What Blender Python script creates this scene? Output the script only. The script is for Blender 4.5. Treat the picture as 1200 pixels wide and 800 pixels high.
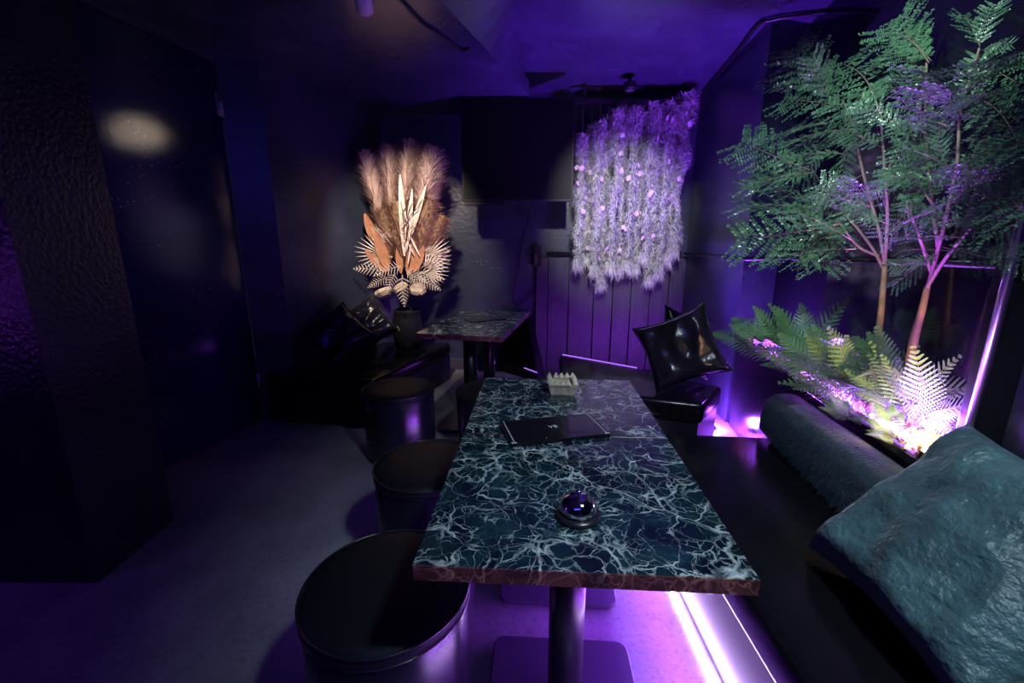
import bpy, math, random
from mathutils import Vector, Matrix, noise
random.seed(7)
PI = math.pi
for o in list(bpy.data.objects): bpy.data.objects.remove(o)
S = bpy.context.scene
C = S.collection

# ------------------------------------------------------------------ camera
F, PITCH, CAMH = 507.0, math.radians(13.0), 1.33
cam = bpy.data.cameras.new('camera'); cam.sensor_width = 36; cam.lens = F/1200*36; cam.clip_start = .02
camo = bpy.data.objects.new('camera', cam); C.objects.link(camo)
camo.location = (0, 0, CAMH); camo.rotation_euler = (PI/2-PITCH, 0, 0)
S.camera = camo
def ray(px, py):
    v = (400-py)/F
    return Vector(((px-600)/F, math.cos(PITCH)+math.sin(PITCH)*v, -math.sin(PITCH)+math.cos(PITCH)*v))
def PZ(px, py, z):                      # photo pixel -> point on the level z
    d = ray(px, py); t = (z-CAMH)/d.z
    return Vector((d.x*t, d.y*t, z))
def PY(px, py, y):                      # photo pixel -> point on the frontal plane y
    d = ray(px, py); t = y/d.y
    return Vector((d.x*t, y, CAMH+d.z*t))
def PPL(px, py, p, q):                  # photo pixel -> point on the upright plane through p and q
    d = ray(px, py); n = Vector((q[1]-p[1], -(q[0]-p[0])))
    t = (n.x*p[0]+n.y*p[1])/(n.x*d.x+n.y*d.y)
    return Vector((d.x*t, d.y*t, CAMH+d.z*t))

# ------------------------------------------------------------------ world, exposure, room lamps and added fills
w = bpy.data.worlds.new('world'); S.world = w; w.use_nodes = True
w.node_tree.nodes['Background'].inputs[0].default_value = (.004, .004, .012, 1)
w.node_tree.nodes['Background'].inputs[1].default_value = 1
S.view_settings.view_transform = 'Standard'; S.view_settings.look = 'None'
S.view_settings.gamma = 1; S.view_settings.use_curve_mapping = False
S.view_settings.exposure = 0.0

def lamp(name, kind, loc, power, col, size=.05, target=None, angle=60, blend=.5, sy=None):
    l = bpy.data.lights.new(name, kind); l.energy = power; l.color = col
    if kind == 'AREA':
        l.size = size
        if sy: l.shape = 'RECTANGLE'; l.size_y = sy
    else: l.shadow_soft_size = size
    if kind == 'SPOT': l.spot_size = math.radians(angle); l.spot_blend = blend
    o = bpy.data.objects.new(name, l); C.objects.link(o); o.location = loc
    if target is not None:
        o.rotation_euler = (Vector(target)-Vector(loc)).to_track_quat('-Z', 'Y').to_euler()
    return o
VIOLET = (.34, .06, 1.0); BLUE = (.07, .05, 1.0); COOL = (.72, .90, 1.0); WARM = (1.0, .80, .62)
# overhead cool downlights on the raised ceiling, behind and above the photographer's place
lamp('downlight_lamp', 'SPOT', (.75, .10, 2.60), 135, COOL, .10, (.62, 1.2, .6), 70, .8)
# warm spotlight on the lower ceiling turned to the dried flowers
lamp('flower_spot_lamp', 'SPOT', (-.64, 2.42, 2.33), 250, WARM, .04, (-.93, 3.95, 1.32), 50, .7)
# spotlights turned to the hanging vines and the trees
lamp('vine_spot_lamp', 'SPOT', (.42, 1.3, 2.60), 640, (1, .95, .92), .04, (1.02, 4.2, 1.50), 29, .9)
lamp('tree_spot_lamp', 'SPOT', (.20, 1.0, 2.58), 165, (.76, 1, .92), .03, (1.40, 2.0, 1.75), 52, .8)
# violet spotlights on the pier and the ledge turned up
lamp('pier_spot_lamp', 'SPOT', (1.28, 2.93, .10), 620, (.24, .035, 1.0), .05, (1.05, 3.50, 2.4), 76, .9)
lamp('tree_uplight_lamp', 'SPOT', (1.20, 1.50, .72), 185, (.46, .08, 1.0), .03, (1.36, 1.95, 2.3), 66, .9)
# added out-of-frame violet light, puts a glitter on the column's front face
lamp('column_glitter_fill', 'POINT', (-2.48, .68, 1.12), 5, VIOLET, .05)
# added light without a fixture, brightens the back tables
lamp('back_table_fill', 'SPOT', (-.30, 2.95, 2.44), 34, (1, .93, .85), .03, (-.26, 3.20, .73), 50, .7)
# added blue ambient fill behind the camera, tints the door side
lamp('blue_ambient_fill', 'AREA', (-.4, -1.0, 2.35), 6.5, (.05, .04, 1.0), 1.6, (-.6, 2.5, 1.2), sy=.3)

# ------------------------------------------------------------------ materials
MATS = {}
def mat(name, col, rough=.5, metal=0, bump=0, bscale=40, emit=None, estr=0, spec=.5, var=0, vscale=6, trans=0, sheen=0, coat=0, stretch=None):
    m = bpy.data.materials.new(name); m.use_nodes = True
    nt = m.node_tree; b = nt.nodes['Principled BSDF']
    b.inputs['Base Color'].default_value = (*col, 1); b.inputs['Roughness'].default_value = rough
    b.inputs['Metallic'].default_value = metal; b.inputs['Specular IOR Level'].default_value = spec
    if trans: b.inputs['Transmission Weight'].default_value = trans
    if sheen: b.inputs['Sheen Weight'].default_value = sheen; b.inputs['Sheen Roughness'].default_value = .35
    if coat: b.inputs['Coat Weight'].default_value = coat
    if emit: b.inputs['Emission Color'].default_value = (*emit, 1); b.inputs['Emission Strength'].default_value = estr
    tc = nt.nodes.new('ShaderNodeTexCoord'); vec = tc.outputs['Object']
    if stretch:
        mp = nt.nodes.new('ShaderNodeMapping'); mp.inputs['Scale'].default_value = stretch
        nt.links.new(vec, mp.inputs[0]); vec = mp.outputs[0]
    if var:
        n = nt.nodes.new('ShaderNodeTexNoise'); n.inputs['Scale'].default_value = vscale; n.inputs['Detail'].default_value = 6
        nt.links.new(vec, n.inputs['Vector'])
        r = nt.nodes.new('ShaderNodeValToRGB')
        r.color_ramp.elements[0].position = .3; r.color_ramp.elements[1].position = .7
        r.color_ramp.elements[0].color = (*[c*(1-var) for c in col], 1); r.color_ramp.elements[1].color = (*[min(1, c*(1+var)) for c in col], 1)
        nt.links.new(n.outputs[0], r.inputs[0]); nt.links.new(r.outputs[0], b.inputs['Base Color'])
    if bump:
        n = nt.nodes.new('ShaderNodeTexNoise'); n.inputs['Scale'].default_value = bscale; n.inputs['Detail'].default_value = 5
        nt.links.new(vec, n.inputs['Vector'])
        bp = nt.nodes.new('ShaderNodeBump'); bp.inputs['Strength'].default_value = bump; bp.inputs['Distance'].default_value = .01
        nt.links.new(n.outputs[0], bp.inputs['Height']); nt.links.new(bp.outputs[0], b.inputs['Normal'])
    MATS[name] = m
    return m
mat('wall_paint', (.030, .038, .062), .30, bump=.25, bscale=22, var=.25, vscale=3)
mat('wall_paint_rough', (.008, .009, .016), .26, bump=.6, bscale=60, var=.3, vscale=4)
mat('door_paint', (.008, .010, .040), .085, bump=.05, bscale=120)
mat('ceiling_paint', (.042, .044, .085), .26, bump=.18, bscale=14, var=.25, vscale=3)
mat('plank_paint', (.035, .036, .045), .42, bump=.35, bscale=30, var=.3, vscale=5, stretch=(6, 6, .6))
mat('black_gloss', (.008, .008, .012), .12, bump=.08, bscale=30)
mat('black_leather', (.006, .006, .008), .17, bump=.06, bscale=120, spec=.35)
mat('stool_leather', (.007, .008, .012), .25, bump=.05, bscale=240, spec=.8)
mat('stool_top', (.006, .007, .010), .5, bump=.10, bscale=240, spec=.22)
mat('crinkle_leather', (.012, .013, .018), .24, bump=.5, bscale=16)
mat('black_metal', (.010, .010, .012), .32, bump=.05, bscale=200)
mat('black_satin', (.012, .012, .016), .30)
mat('base_enamel', (.055, .050, .075), .30)
mat('chrome', (.75, .75, .78), .06, metal=1)
mat('steel', (.50, .50, .54), .28, metal=1)
mat('screen', (.004, .004, .005), .5, spec=.15)
mat('plastic', (.010, .010, .012), .45, spec=.3)
mat('grey_plastic', (.06, .06, .07), .4)
mat('glass_dark', (.006, .006, .012), .07)
mat('silver_trim', (.42, .42, .44), .35)
mat('pale_print', (.7, .7, .72), .5)
mat('soil', (.20, .15, .11), .9, bump=.8, bscale=60, var=.5, vscale=30)
mat('pebble', (.62, .54, .47), .7, var=.3, vscale=40)
mat('litter', (.40, .24, .12), .7, var=.5, vscale=8)
mat('bark', (.23, .155, .085), .75, bump=.5, bscale=60, var=.3, vscale=20)
mat('twig', (.20, .15, .12), .7)
mat('acacia', (.070, .165, .085), .30, var=.6, vscale=3.5)
mat('fern', (.10, .22, .085), .42, var=.4, vscale=2.5)
mat('moss', (.52, .54, .52), .7, var=.3, vscale=9)
mat('vine_stem', (.20, .17, .13), .8)
mat('blossom', (.62, .46, .56), .6)
mat('plume_pink', (.66, .50, .44), .85, var=.15)
mat('plume_tan', (.60, .40, .24), .85, var=.2)
mat('rust_leaf', (.42, .19, .10), .7, var=.2)
mat('dried_white', (.66, .58, .52), .75, var=.1)
mat('dried_cone', (.55, .45, .36), .7, var=.25, vscale=20)
mat('curly_twig', (.10, .045, .035), .7)
mat('champagne_glass', (.66, .59, .42), .14, metal=.35, var=.3, vscale=60)
mat('fur', (.022, .045, .055), .5, bump=1.0, bscale=30, sheen=.25, stretch=(1, 6, 1), var=.5, vscale=40)
mat('velvet', (.060, .125, .135), .36, bump=1.0, bscale=48, sheen=.3, var=.45, vscale=9)
mat('fur_strand', (.045, .085, .098), .4, var=.4, vscale=30)
mat('led_violet', (.5, .3, .9), .5, emit=(.55, .26, 1.0), estr=14)
mat('led_dim', (.3, .1, .6), .5, emit=(.42, .16, .9), estr=1.2)
mat('led_white_violet', (.6, .4, .9), .5, emit=(.72, .48, 1.0), estr=60)
mat('led_warm', (.9, .6, .4), .5, emit=(1, .62, .30), estr=50)
mat('lamp_white', (.8, .8, .8), .5, emit=(1, .9, .78), estr=3)
mat('white_plastic', (.75, .75, .72), .4)

def chips(name, scale, cover, size):
    """sparse pale paint chips and scuffs over a painted surface"""
    m = MATS[name]; nt = m.node_tree; b = nt.nodes['Principled BSDF']; L = nt.links.new
    tc = nt.nodes.new('ShaderNodeTexCoord')
    v = nt.nodes.new('ShaderNodeTexVoronoi'); v.inputs['Scale'].default_value = scale; L(tc.outputs['Object'], v.inputs['Vector'])
    n = nt.nodes.new('ShaderNodeTexNoise'); n.inputs['Scale'].default_value = 3.2; n.inputs['Detail'].default_value = 3; L(tc.outputs['Object'], n.inputs['Vector'])
    a = nt.nodes.new('ShaderNodeMath'); a.operation = 'LESS_THAN'; a.inputs[1].default_value = size; L(v.outputs['Distance'], a.inputs[0])
    c = nt.nodes.new('ShaderNodeMath'); c.operation = 'GREATER_THAN'; c.inputs[1].default_value = cover; L(n.outputs[0], c.inputs[0])
    f = nt.nodes.new('ShaderNodeMath'); f.operation = 'MULTIPLY'; L(a.outputs[0], f.inputs[0]); L(c.outputs[0], f.inputs[1])
    mx = nt.nodes.new('ShaderNodeMixRGB'); L(f.outputs[0], mx.inputs[0]); mx.inputs[2].default_value = (.32, .33, .36, 1)
    if b.inputs['Base Color'].is_linked: L(b.inputs['Base Color'].links[0].from_socket, mx.inputs[1])
    else: mx.inputs[1].default_value = b.inputs['Base Color'].default_value
    L(mx.outputs[0], b.inputs['Base Color'])
chips('door_paint', 34, .60, .10); chips('wall_paint', 26, .62, .10); chips('ceiling_paint', 22, .63, .10); chips('plank_paint', 26, .62, .10); chips('black_gloss', 60, .58, .10)
def marble():
    m = bpy.data.materials.new('green_marble'); m.use_nodes = True
    nt = m.node_tree; b = nt.nodes['Principled BSDF']; L = nt.links.new
    b.inputs['Roughness'].default_value = .13; b.inputs['Specular IOR Level'].default_value = .5
    tc = nt.nodes.new('ShaderNodeTexCoord')
    oi = nt.nodes.new('ShaderNodeObjectInfo')
    add = nt.nodes.new('ShaderNodeVectorMath'); add.operation = 'ADD'
    L(tc.outputs['Object'], add.inputs[0]); L(oi.outputs['Location'], add.inputs[1])
    n1 = nt.nodes.new('ShaderNodeTexNoise'); n1.inputs['Scale'].default_value = 7; n1.inputs['Detail'].default_value = 6; L(add.outputs[0], n1.inputs['Vector'])
    sc = nt.nodes.new('ShaderNodeVectorMath'); sc.operation = 'SCALE'; sc.inputs[3].default_value = .16; L(n1.outputs['Color'], sc.inputs[0])
    ad2 = nt.nodes.new('ShaderNodeVectorMath'); ad2.operation = 'ADD'; L(add.outputs[0], ad2.inputs[0]); L(sc.outputs[0], ad2.inputs[1])
    fac = None
    wn = nt.nodes.new('ShaderNodeTexNoise'); wn.inputs['Scale'].default_value = 9; wn.inputs['Detail'].default_value = 4; L(add.outputs[0], wn.inputs['Vector'])
    for scale, width, amp in ((8, .055, 1.0), (16, .065, .8), (31, .08, .5)):
        v = nt.nodes.new('ShaderNodeTexVoronoi'); v.feature = 'DISTANCE_TO_EDGE'; v.inputs['Scale'].default_value = scale
        v.inputs['Randomness'].default_value = 1; L(ad2.outputs[0], v.inputs['Vector'])
        wm = nt.nodes.new('ShaderNodeMapRange'); wm.inputs[1].default_value = .36; wm.inputs[2].default_value = .68
        wm.inputs[3].default_value = .004; wm.inputs[4].default_value = width; L(wn.outputs[0], wm.inputs[0])
        dv = nt.nodes.new('ShaderNodeMath'); dv.operation = 'DIVIDE'; L(v.outputs['Distance'], dv.inputs[0]); L(wm.outputs[0], dv.inputs[1])
        iv = nt.nodes.new('ShaderNodeMath'); iv.operation = 'SUBTRACT'; iv.inputs[0].default_value = 1; iv.use_clamp = True; L(dv.outputs[0], iv.inputs[1])
        am = nt.nodes.new('ShaderNodeMath'); am.operation = 'MULTIPLY'; am.inputs[1].default_value = amp; L(iv.outputs[0], am.inputs[0])
        if fac is None: fac = am.outputs[0]
        else:
            mx = nt.nodes.new('ShaderNodeMath'); mx.operation = 'MAXIMUM'; L(fac, mx.inputs[0]); L(am.outputs[0], mx.inputs[1]); fac = mx.outputs[0]
    bn = nt.nodes.new('ShaderNodeTexNoise'); bn.inputs['Scale'].default_value = 22; bn.inputs['Detail'].default_value = 5; L(add.outputs[0], bn.inputs['Vector'])
    bm_ = nt.nodes.new('ShaderNodeMapRange'); bm_.inputs[1].default_value = .36; bm_.inputs[2].default_value = .62; bm_.inputs[3].default_value = .12; bm_.inputs[4].default_value = 1; L(bn.outputs[0], bm_.inputs[0])
    fm = nt.nodes.new('ShaderNodeMath'); fm.operation = 'MULTIPLY'; L(fac, fm.inputs[0]); L(bm_.outputs[0], fm.inputs[1]); fac = fm.outputs[0]
    base = nt.nodes.new('ShaderNodeValToRGB'); base.color_ramp.elements[0].position = .35; base.color_ramp.elements[1].position = .75
    base.color_ramp.elements[0].color = (.002, .007, .013, 1); base.color_ramp.elements[1].color = (.011, .042, .050, 1)
    n3 = nt.nodes.new('ShaderNodeTexNoise'); n3.inputs['Scale'].default_value = 14; n3.inputs['Detail'].default_value = 5; L(ad2.outputs[0], n3.inputs['Vector']); L(n3.outputs[0], base.inputs[0])
    mix = nt.nodes.new('ShaderNodeMixRGB'); L(fac, mix.inputs[0]); L(base.outputs[0], mix.inputs[1]); mix.inputs[2].default_value = (.58, .68, .68, 1)
    L(mix.outputs[0], b.inputs['Base Color'])
    MATS['green_marble'] = m
    e = m.copy(); e.name = 'warm_lit_marble'                           # edge copy: same pattern, warm light put into its reddish brown
    for nd in e.node_tree.nodes:
        if nd.type == 'VALTORGB':
            nd.color_ramp.elements[0].color = (.030, .014, .012, 1); nd.color_ramp.elements[1].color = (.17, .065, .05, 1)
        if nd.type == 'MIX_RGB': nd.inputs[2].default_value = (.50, .25, .18, 1)
    MATS['warm_lit_marble'] = e
marble()

def concrete():
    m = mat('concrete', (.20, .20, .22), .42, bump=.25, bscale=35)
    nt = m.node_tree; b = nt.nodes['Principled BSDF']; L = nt.links.new
    tc = nt.nodes.new('ShaderNodeTexCoord')
    n = nt.nodes.new('ShaderNodeTexNoise'); n.inputs['Scale'].default_value = 2.2; n.inputs['Detail'].default_value = 8; L(tc.outputs['Object'], n.inputs['Vector'])
    r = nt.nodes.new('ShaderNodeValToRGB'); r.color_ramp.elements[0].position = .3; r.color_ramp.elements[1].position = .72
    r.color_ramp.elements[0].color = (.12, .12, .135, 1); r.color_ramp.elements[1].color = (.30, .30, .32, 1)
    L(n.outputs[0], r.inputs[0])
    n2 = nt.nodes.new('ShaderNodeTexNoise'); n2.inputs['Scale'].default_value = 55; n2.inputs['Detail'].default_value = 6; L(tc.outputs['Object'], n2.inputs['Vector'])
    r2 = nt.nodes.new('ShaderNodeValToRGB'); r2.color_ramp.elements[0].position = .36; r2.color_ramp.elements[1].position = .47
    r2.color_ramp.elements[0].color = (.72, .72, .72, 1); r2.color_ramp.elements[1].color = (1, 1, 1, 1); L(n2.outputs[0], r2.inputs[0])
    mx = nt.nodes.new('ShaderNodeMixRGB'); mx.blend_type = 'MULTIPLY'; mx.inputs[0].default_value = .8
    L(r.outputs[0], mx.inputs[1]); L(r2.outputs[0], mx.inputs[2]); L(mx.outputs[0], b.inputs['Base Color'])
concrete()

# ------------------------------------------------------------------ mesh helpers
class MB:
    def __init__(s): s.v = []; s.f = []; s.sm = []; s.mi = []; s.cur = 0
    def face(s, idx, sm=False): s.f.append(idx); s.sm.append(sm); s.mi.append(s.cur)
    def add(s, vs, fs, sm=False):
        k = len(s.v); s.v += [tuple(p) for p in vs]
        for f in fs: s.face([i+k for i in f], sm)
    def box(s, a, b):
        x0, y0, z0 = a; x1, y1, z1 = b
        s.add([(x0,y0,z0),(x1,y0,z0),(x1,y1,z0),(x0,y1,z0),(x0,y0,z1),(x1,y0,z1),(x1,y1,z1),(x0,y1,z1)],
              [(3,2,1,0),(4,5,6,7),(0,1,5,4),(1,2,6,5),(2,3,7,6),(3,0,4,7)])
    def prism(s, poly, z0, z1):
        if sum(poly[i][0]*poly[(i+1)%len(poly)][1]-poly[(i+1)%len(poly)][0]*poly[i][1] for i in range(len(poly))) < 0: poly = poly[::-1]
        n = len(poly)
        s.add([(p[0],p[1],z0) for p in poly]+[(p[0],p[1],z1) for p in poly],
              [tuple(range(n-1,-1,-1)), tuple(range(n,2*n))]+[(i,(i+1)%n,n+(i+1)%n,n+i) for i in range(n)])
    def lathe(s, prof, seg=40, sm=True, c=(0,0)):
        k = len(s.v)
        for r, z in prof:
            for i in range(seg):
                a = 2*PI*i/seg; s.v.append((c[0]+r*math.cos(a), c[1]+r*math.sin(a), z))
        for j in range(len(prof)-1):
            for i in range(seg):
                s.face([k+j*seg+i, k+j*seg+(i+1)%seg, k+(j+1)*seg+(i+1)%seg, k+(j+1)*seg+i], sm)
        s.face([k+i for i in range(seg-1,-1,-1)]); s.face([k+(len(prof)-1)*seg+i for i in range(seg)])
    def tube(s, pts, r, seg=6, r1=None):
        pts = [Vector(p) for p in pts]; k = len(s.v); n = len(pts)
        up = Vector((0,0,1))
        for j, p in enumerate(pts):
            d = (pts[min(j+1,n-1)]-pts[max(j-1,0)])
            d = d.normalized() if d.length > 1e-9 else Vector((0,0,1))
            u = d.cross(up) if abs(d.dot(up)) < .95 else d.cross(Vector((1,0,0)))
            u.normalize(); q = d.cross(u)
            rr = r if r1 is None else r+(r1-r)*j/(n-1)
            for i in range(seg):
                a = 2*PI*i/seg; s.v.append(tuple(p+u*(rr*math.cos(a))+q*(rr*math.sin(a))))
        for j in range(n-1):
            for i in range(seg):
                s.face([k+j*seg+i, k+j*seg+(i+1)%seg, k+(j+1)*seg+(i+1)%seg, k+(j+1)*seg+i], True)
        s.face([k+i for i in range(seg-1,-1,-1)]); s.face([k+(n-1)*seg+i for i in range(seg)])
    def mesh(s, name, mats):
        me = bpy.data.meshes.new(name); me.from_pydata(s.v, [], s.f)
        for m in ([mats] if isinstance(mats, str) else mats): me.materials.append(MATS[m])
        me.polygons.foreach_set('use_smooth', s.sm); me.polygons.foreach_set('material_index', s.mi); me.update()
        return me
    def build(s, name, mats, parent=None): return link(name, s.mesh(name, mats), parent)
def link(name, me, parent=None):
    o = bpy.data.objects.new(name, me); C.objects.link(o)
    if parent is not None: o.parent = parent
    return o
def thing(name, label, cat, loc=(0,0,0), rz=0, group=None):
    o = bpy.data.objects.new(name, None); C.objects.link(o); o.empty_display_size = .05
    o.location = loc; o.rotation_euler = (0,0,rz); return tag(o, label, cat, group)
def tag(o, label, cat, group=None):
    o['label'] = label; o['category'] = cat
    if group: o['group'] = group
    return o
def struct(o, label=None, cat=None):
    o['kind'] = 'structure'
    if label: o['label'] = label
    if cat: o['category'] = cat
    return o
def copy_tree(o, parent=None):
    c = o.copy(); C.objects.link(c); c.parent = parent
    for ch in list(o.children): copy_tree(ch, c)
    return c
def bevel(o, wd, seg=3):
    m = o.modifiers.new('bevel', 'BEVEL'); m.width = wd; m.segments = seg; m.limit_method = 'ANGLE'; m.angle_limit = math.radians(40); return o
def smooth(o):
    for p in o.data.polygons: p.use_smooth = True
    return o
def subsurf(o, n=2):
    m = o.modifiers.new('sub', 'SUBSURF'); m.levels = n; m.render_levels = n; return o
def spline(ps, n=6):
    ps = [Vector(p) for p in ps]; out = []
    for i in range(len(ps)-1):
        p0 = ps[max(i-1,0)]; p1 = ps[i]; p2 = ps[i+1]; p3 = ps[min(i+2,len(ps)-1)]
        for k in range(n):
            t = k/n
            out.append(.5*((2*p1)+(p2-p0)*t+(2*p0-5*p1+4*p2-p3)*t*t+(3*p1-p0-3*p2+p3)*t**3))
    return out+[ps[-1]]
def seg_wall(mb, p, q, z0, z1, th):     # upright slab from p to q, thickness to the left of p->q
    p, q = Vector(p), Vector(q); d = (q-p).normalized(); n = Vector((-d.y, d.x))*th
    mb.prism([p, q, q+n, p+n], z0, z1)

# ------------------------------------------------------------------ the room
YB = 4.45; ZL, ZR = 2.48, 2.68
PB = (1.61, 3.05); PC = (1.755, YB)                     # pillar edge by the window, back right corner
WA, WB = (1.60, 1.31), (1.90, 3.16)                     # window plane
mb = MB(); mb.box((-3.2, -1.5, -.12), (2.6, 4.7, 0)); struct(mb.build('floor', 'concrete'), 'worn grey concrete floor with faint stains', 'floor')
Lx = lambda y: .137+.3545*(y-3.82) if y < 3.82 else .137+(y-3.82)*.04
Ux = lambda y: .0988*(y-2.86)
mb = MB(); mb.prism([(-3.2,-1.5),(Lx(-1.5),-1.5),(.137,3.82),(.16,4.7),(-3.2,4.7)], ZL, ZL+.1)
struct(mb.build('ceiling', 'ceiling_paint'), 'lower black glossy ceiling over the door side', 'ceiling')
mb = MB(); mb.prism([(Ux(-1.5),-1.5),(2.6,-1.5),(2.6,4.7),(Ux(4.7),4.7)], ZR, ZR+.1)
struct(mb.build('ceiling', 'ceiling_paint'), 'raised glossy ceiling washed in violet light over the bench', 'ceiling')
mb = MB()
ys = [-1.5+.133*i for i in range(41)]+[4.0, 4.35, 4.7]
for i in range(len(ys)-1):
    a, b = ys[i], ys[i+1]
    k = len(mb.v); mb.add([(Lx(a),a,ZL),(Lx(b),b,ZL),(Ux(b),b,ZR),(Ux(a),a,ZR),(Lx(a)-.02,a,ZL+.05),(Lx(b)-.02,b,ZL+.05),(Ux(b)-.02,b,ZR+.05),(Ux(a)-.02,a,ZR+.05)],
        [(0,1,2,3),(7,6,5,4)], True)
struct(mb.build('trim_1', 'ceiling_paint'), 'slanted painted board between lower and raised ceiling', 'trim')

wb = MB(); wb.box((-1.4, YB, 0), (2.0, YB+.12, 2.8)); wb = struct(wb.build('wall_back', 'wall_paint'), 'dark blue-black painted wall behind screen and vines', 'wall')
# boards below the pipe on the back wall, one by one
edges = [PY(px, 380, YB-.02).x for px in (641, 665, 694, 716, 737, 759, 780, 800, 822)]
for i in range(len(edges)-1):
    mb = MB(); d = .006*(i % 3); mb.box((edges[i]+.004, YB-.028+d*.5, .0), (edges[i+1]-.004, YB-.001, 1.17))
    bevel(mb.build('plank', 'plank_paint', wb), .004, 2)
mb = MB(); mb.box((edges[0]-.12, YB-.045, 0), (edges[0]-.003, YB-.001, 1.17)); bevel(mb.build('corner_board', 'plank_paint', wb), .004, 2)
mb = MB(); mb.box((-1.15, YB-.02, .001), (edges[0]-.13, YB-.001, .12)); bevel(struct(mb.build('baseboard_back', 'grey_plastic')), .004)
# left walls: by the bench, the return, the door, the column, the wall nearer the photographer
LW = [(-1.17, YB), (-1.68, 3.20), (-1.90, 3.10)]
mb = MB()
seg_wall(mb, LW[1], LW[0], 0, 2.6, .12); struct(mb.build('wall_left', 'wall_paint'), 'dark painted side wall behind dried flowers and pillows', 'wall')
mb = MB(); seg_wall(mb, LW[2], LW[1], 0, 2.6, .12); struct(mb.build('wall_left', 'wall_paint'), 'short dark wall return between door and bench', 'wall')
D1, D0 = Vector((-1.90, 3.09)), Vector((-2.12, 2.14))
dd = (D1-D0).normalized(); dn = Vector((-dd.y, dd.x))      # dn points away from the room
door = MB(); seg_wall(door, D0, D1, .012, 2.44, .05); door = door.build('door_1', 'door_paint'); bevel(door, .004, 2)
struct(door, 'glossy blue-black flat door with steel hinges', 'door')
for zc in (2.20, .30):
    mb = MB(); q = D1-dn*.006
    mb.tube([(q.x, q.y, zc-.075), (q.x, q.y, zc+.075)], .012, 10); 
    a = D1-dd*.035-dn*.004; b = D1-dn*.004
    seg_wall(mb, a, b, zc-.07, zc+.07, .003)
    mb.build('hinge', 'steel', door)
mb = MB(); seg_wall(mb, D0-dd*.5, D0-dd*.004, 0, 2.6, .12); struct(mb.build('wall_left', 'wall_paint'))
mb = MB(); seg_wall(mb, D0, D1, 2.445, 2.6, .12); struct(mb.build('wall_left', 'wall_paint'))
mb = MB(); mb.box((-3.1, 1.47, 0), (-1.655, 1.87, 2.48)); struct(mb.build('wall_column', 'wall_paint_rough'), 'rough black plastered column in front of the door', 'column')
mb = MB(); mb.box((-2.75, -1.4, 0), (-2.63, 1.47, 2.6)); struct(mb.build('wall_left', 'wall_paint'))
mb = MB(); mb.box((-3.1, -1.5, 0), (2.6, -1.38, 2.8)); struct(mb.build('wall_front', 'wall_paint'))
# right side: pillar, low wall with ledge, window wall, end wall
mb = MB(); mb.prism([PB, (2.3, 3.25), (2.3, YB+.1), PC], 0, 2.72); struct(mb.build('wall_right', 'wall_paint'), 'violet-lit painted wall pier between vines and window', 'wall')
LG = [(1.29, 1.22), (1.575, 1.30), (1.895, 3.15), (1.625, 3.045)]
mb = MB(); mb.prism(LG, 0, .62); lw = struct(mb.build('wall_low', 'black_gloss'), 'low glossy black wall carrying the planted ledge', 'wall')
mb = MB(); mb.prism([(1.285,1.215),(1.58,1.297),(1.895,3.15),(1.618,3.045)], .62, .65); bevel(mb.build('ledge', 'black_gloss', lw), .004)
mb = MB(); mb.prism([(1.585, 1.29), (1.66, 1.30), (2.4, 1.3), (2.4, -1.4), (1.62, -1.4)], 0, 2.72); struct(mb.build('wall_right', 'wall_paint'), 'dark teal painted end wall beside the window', 'wall')
win = MB(); seg_wall(win, Vector(WB), Vector(WA), .65, ZR, .05)
win = win.build('window_1', 'glass_dark'); struct(win, 'dark reflective window behind the trees', 'window')
wd = (Vector(WB)-Vector(WA)).normalized(); wn = Vector((-wd.y, wd.x))    # wn towards the room
def on_win(t, off): p = Vector(WA)+wd*t+wn*off; return p
# jamb (the lit post) at the near end and glazing bars
mb = MB(); p = on_win(-.02, .0); q = on_win(.045, .0); mb.prism([p, q, q+wn*.10, p+wn*.10], .65, ZR); bevel(mb.build('window_frame', 'black_satin', win), .006)
mb = MB(); p = on_win(-.012, .102); mb.tube([(p.x, p.y, .65), (p.x, p.y, ZR)], .014, 12); mb.build('corner_bead', 'steel', win)
mb = MB(); p = on_win(.06, .0); q = on_win(1.86, .0); mb.prism([p, q, q+wn*.03, p+wn*.03], .65, .70); bevel(mb.build('window_frame', 'black_satin', win), .006)

# ------------------------------------------------------------------ tables
def rounded_rect(hx, hy, r, n=6):
    out = []
    for cx, cy, a0 in ((hx-r,hy-r,0),(-hx+r,hy-r,PI/2),(-hx+r,-hy+r,PI),(hx-r,-hy+r,1.5*PI)):
        for i in range(n+1):
            a = a0+PI/2*i/n; out.append((cx+r*math.cos(a), cy+r*math.sin(a)))
    return out
def table(label, loc, rz, sx, sy, post_r=.048, base=.44):
    t = thing('pedestal_table', label, 'table', (loc[0], loc[1], 0), rz, 'marble pedestal tables')
    mb = MB(); mb.box((-sx/2,-sy/2,.6955),(sx/2,sy/2,.7300))
    for i in (2,3,4,5): mb.mi[i] = 1
    top = mb.build('tabletop', ['green_marble','warm_lit_marble'], t); bevel(top, .0015, 1)
    mb = MB(); mb.prism(rounded_rect(.17,.17,.01), .690, .6955); mb.build('mounting_plate', 'black_metal', t)
    mb = MB(); mb.lathe([(post_r,.028),(post_r,.690)], 32); mb.build('post', 'black_metal', t)
    mb = MB(); mb.prism(rounded_rect(base/2,base/2,.035), .012, .028); b = mb.build('base', 'base_enamel', t); bevel(b, .004)
    for sx_ in (-1,1):
        for sy_ in (-1,1):
            mb = MB(); mb.lathe([(.018,0),(.018,.012)], 12, c=(sx_*(base/2-.05), sy_*(base/2-.05))); mb.build('foot', 'plastic', b)
    return t
RZ1 = math.radians(-3.4)
c1 = Vector((.166, 1.270)); u1 = Vector((-math.sin(RZ1), math.cos(RZ1)))
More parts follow.
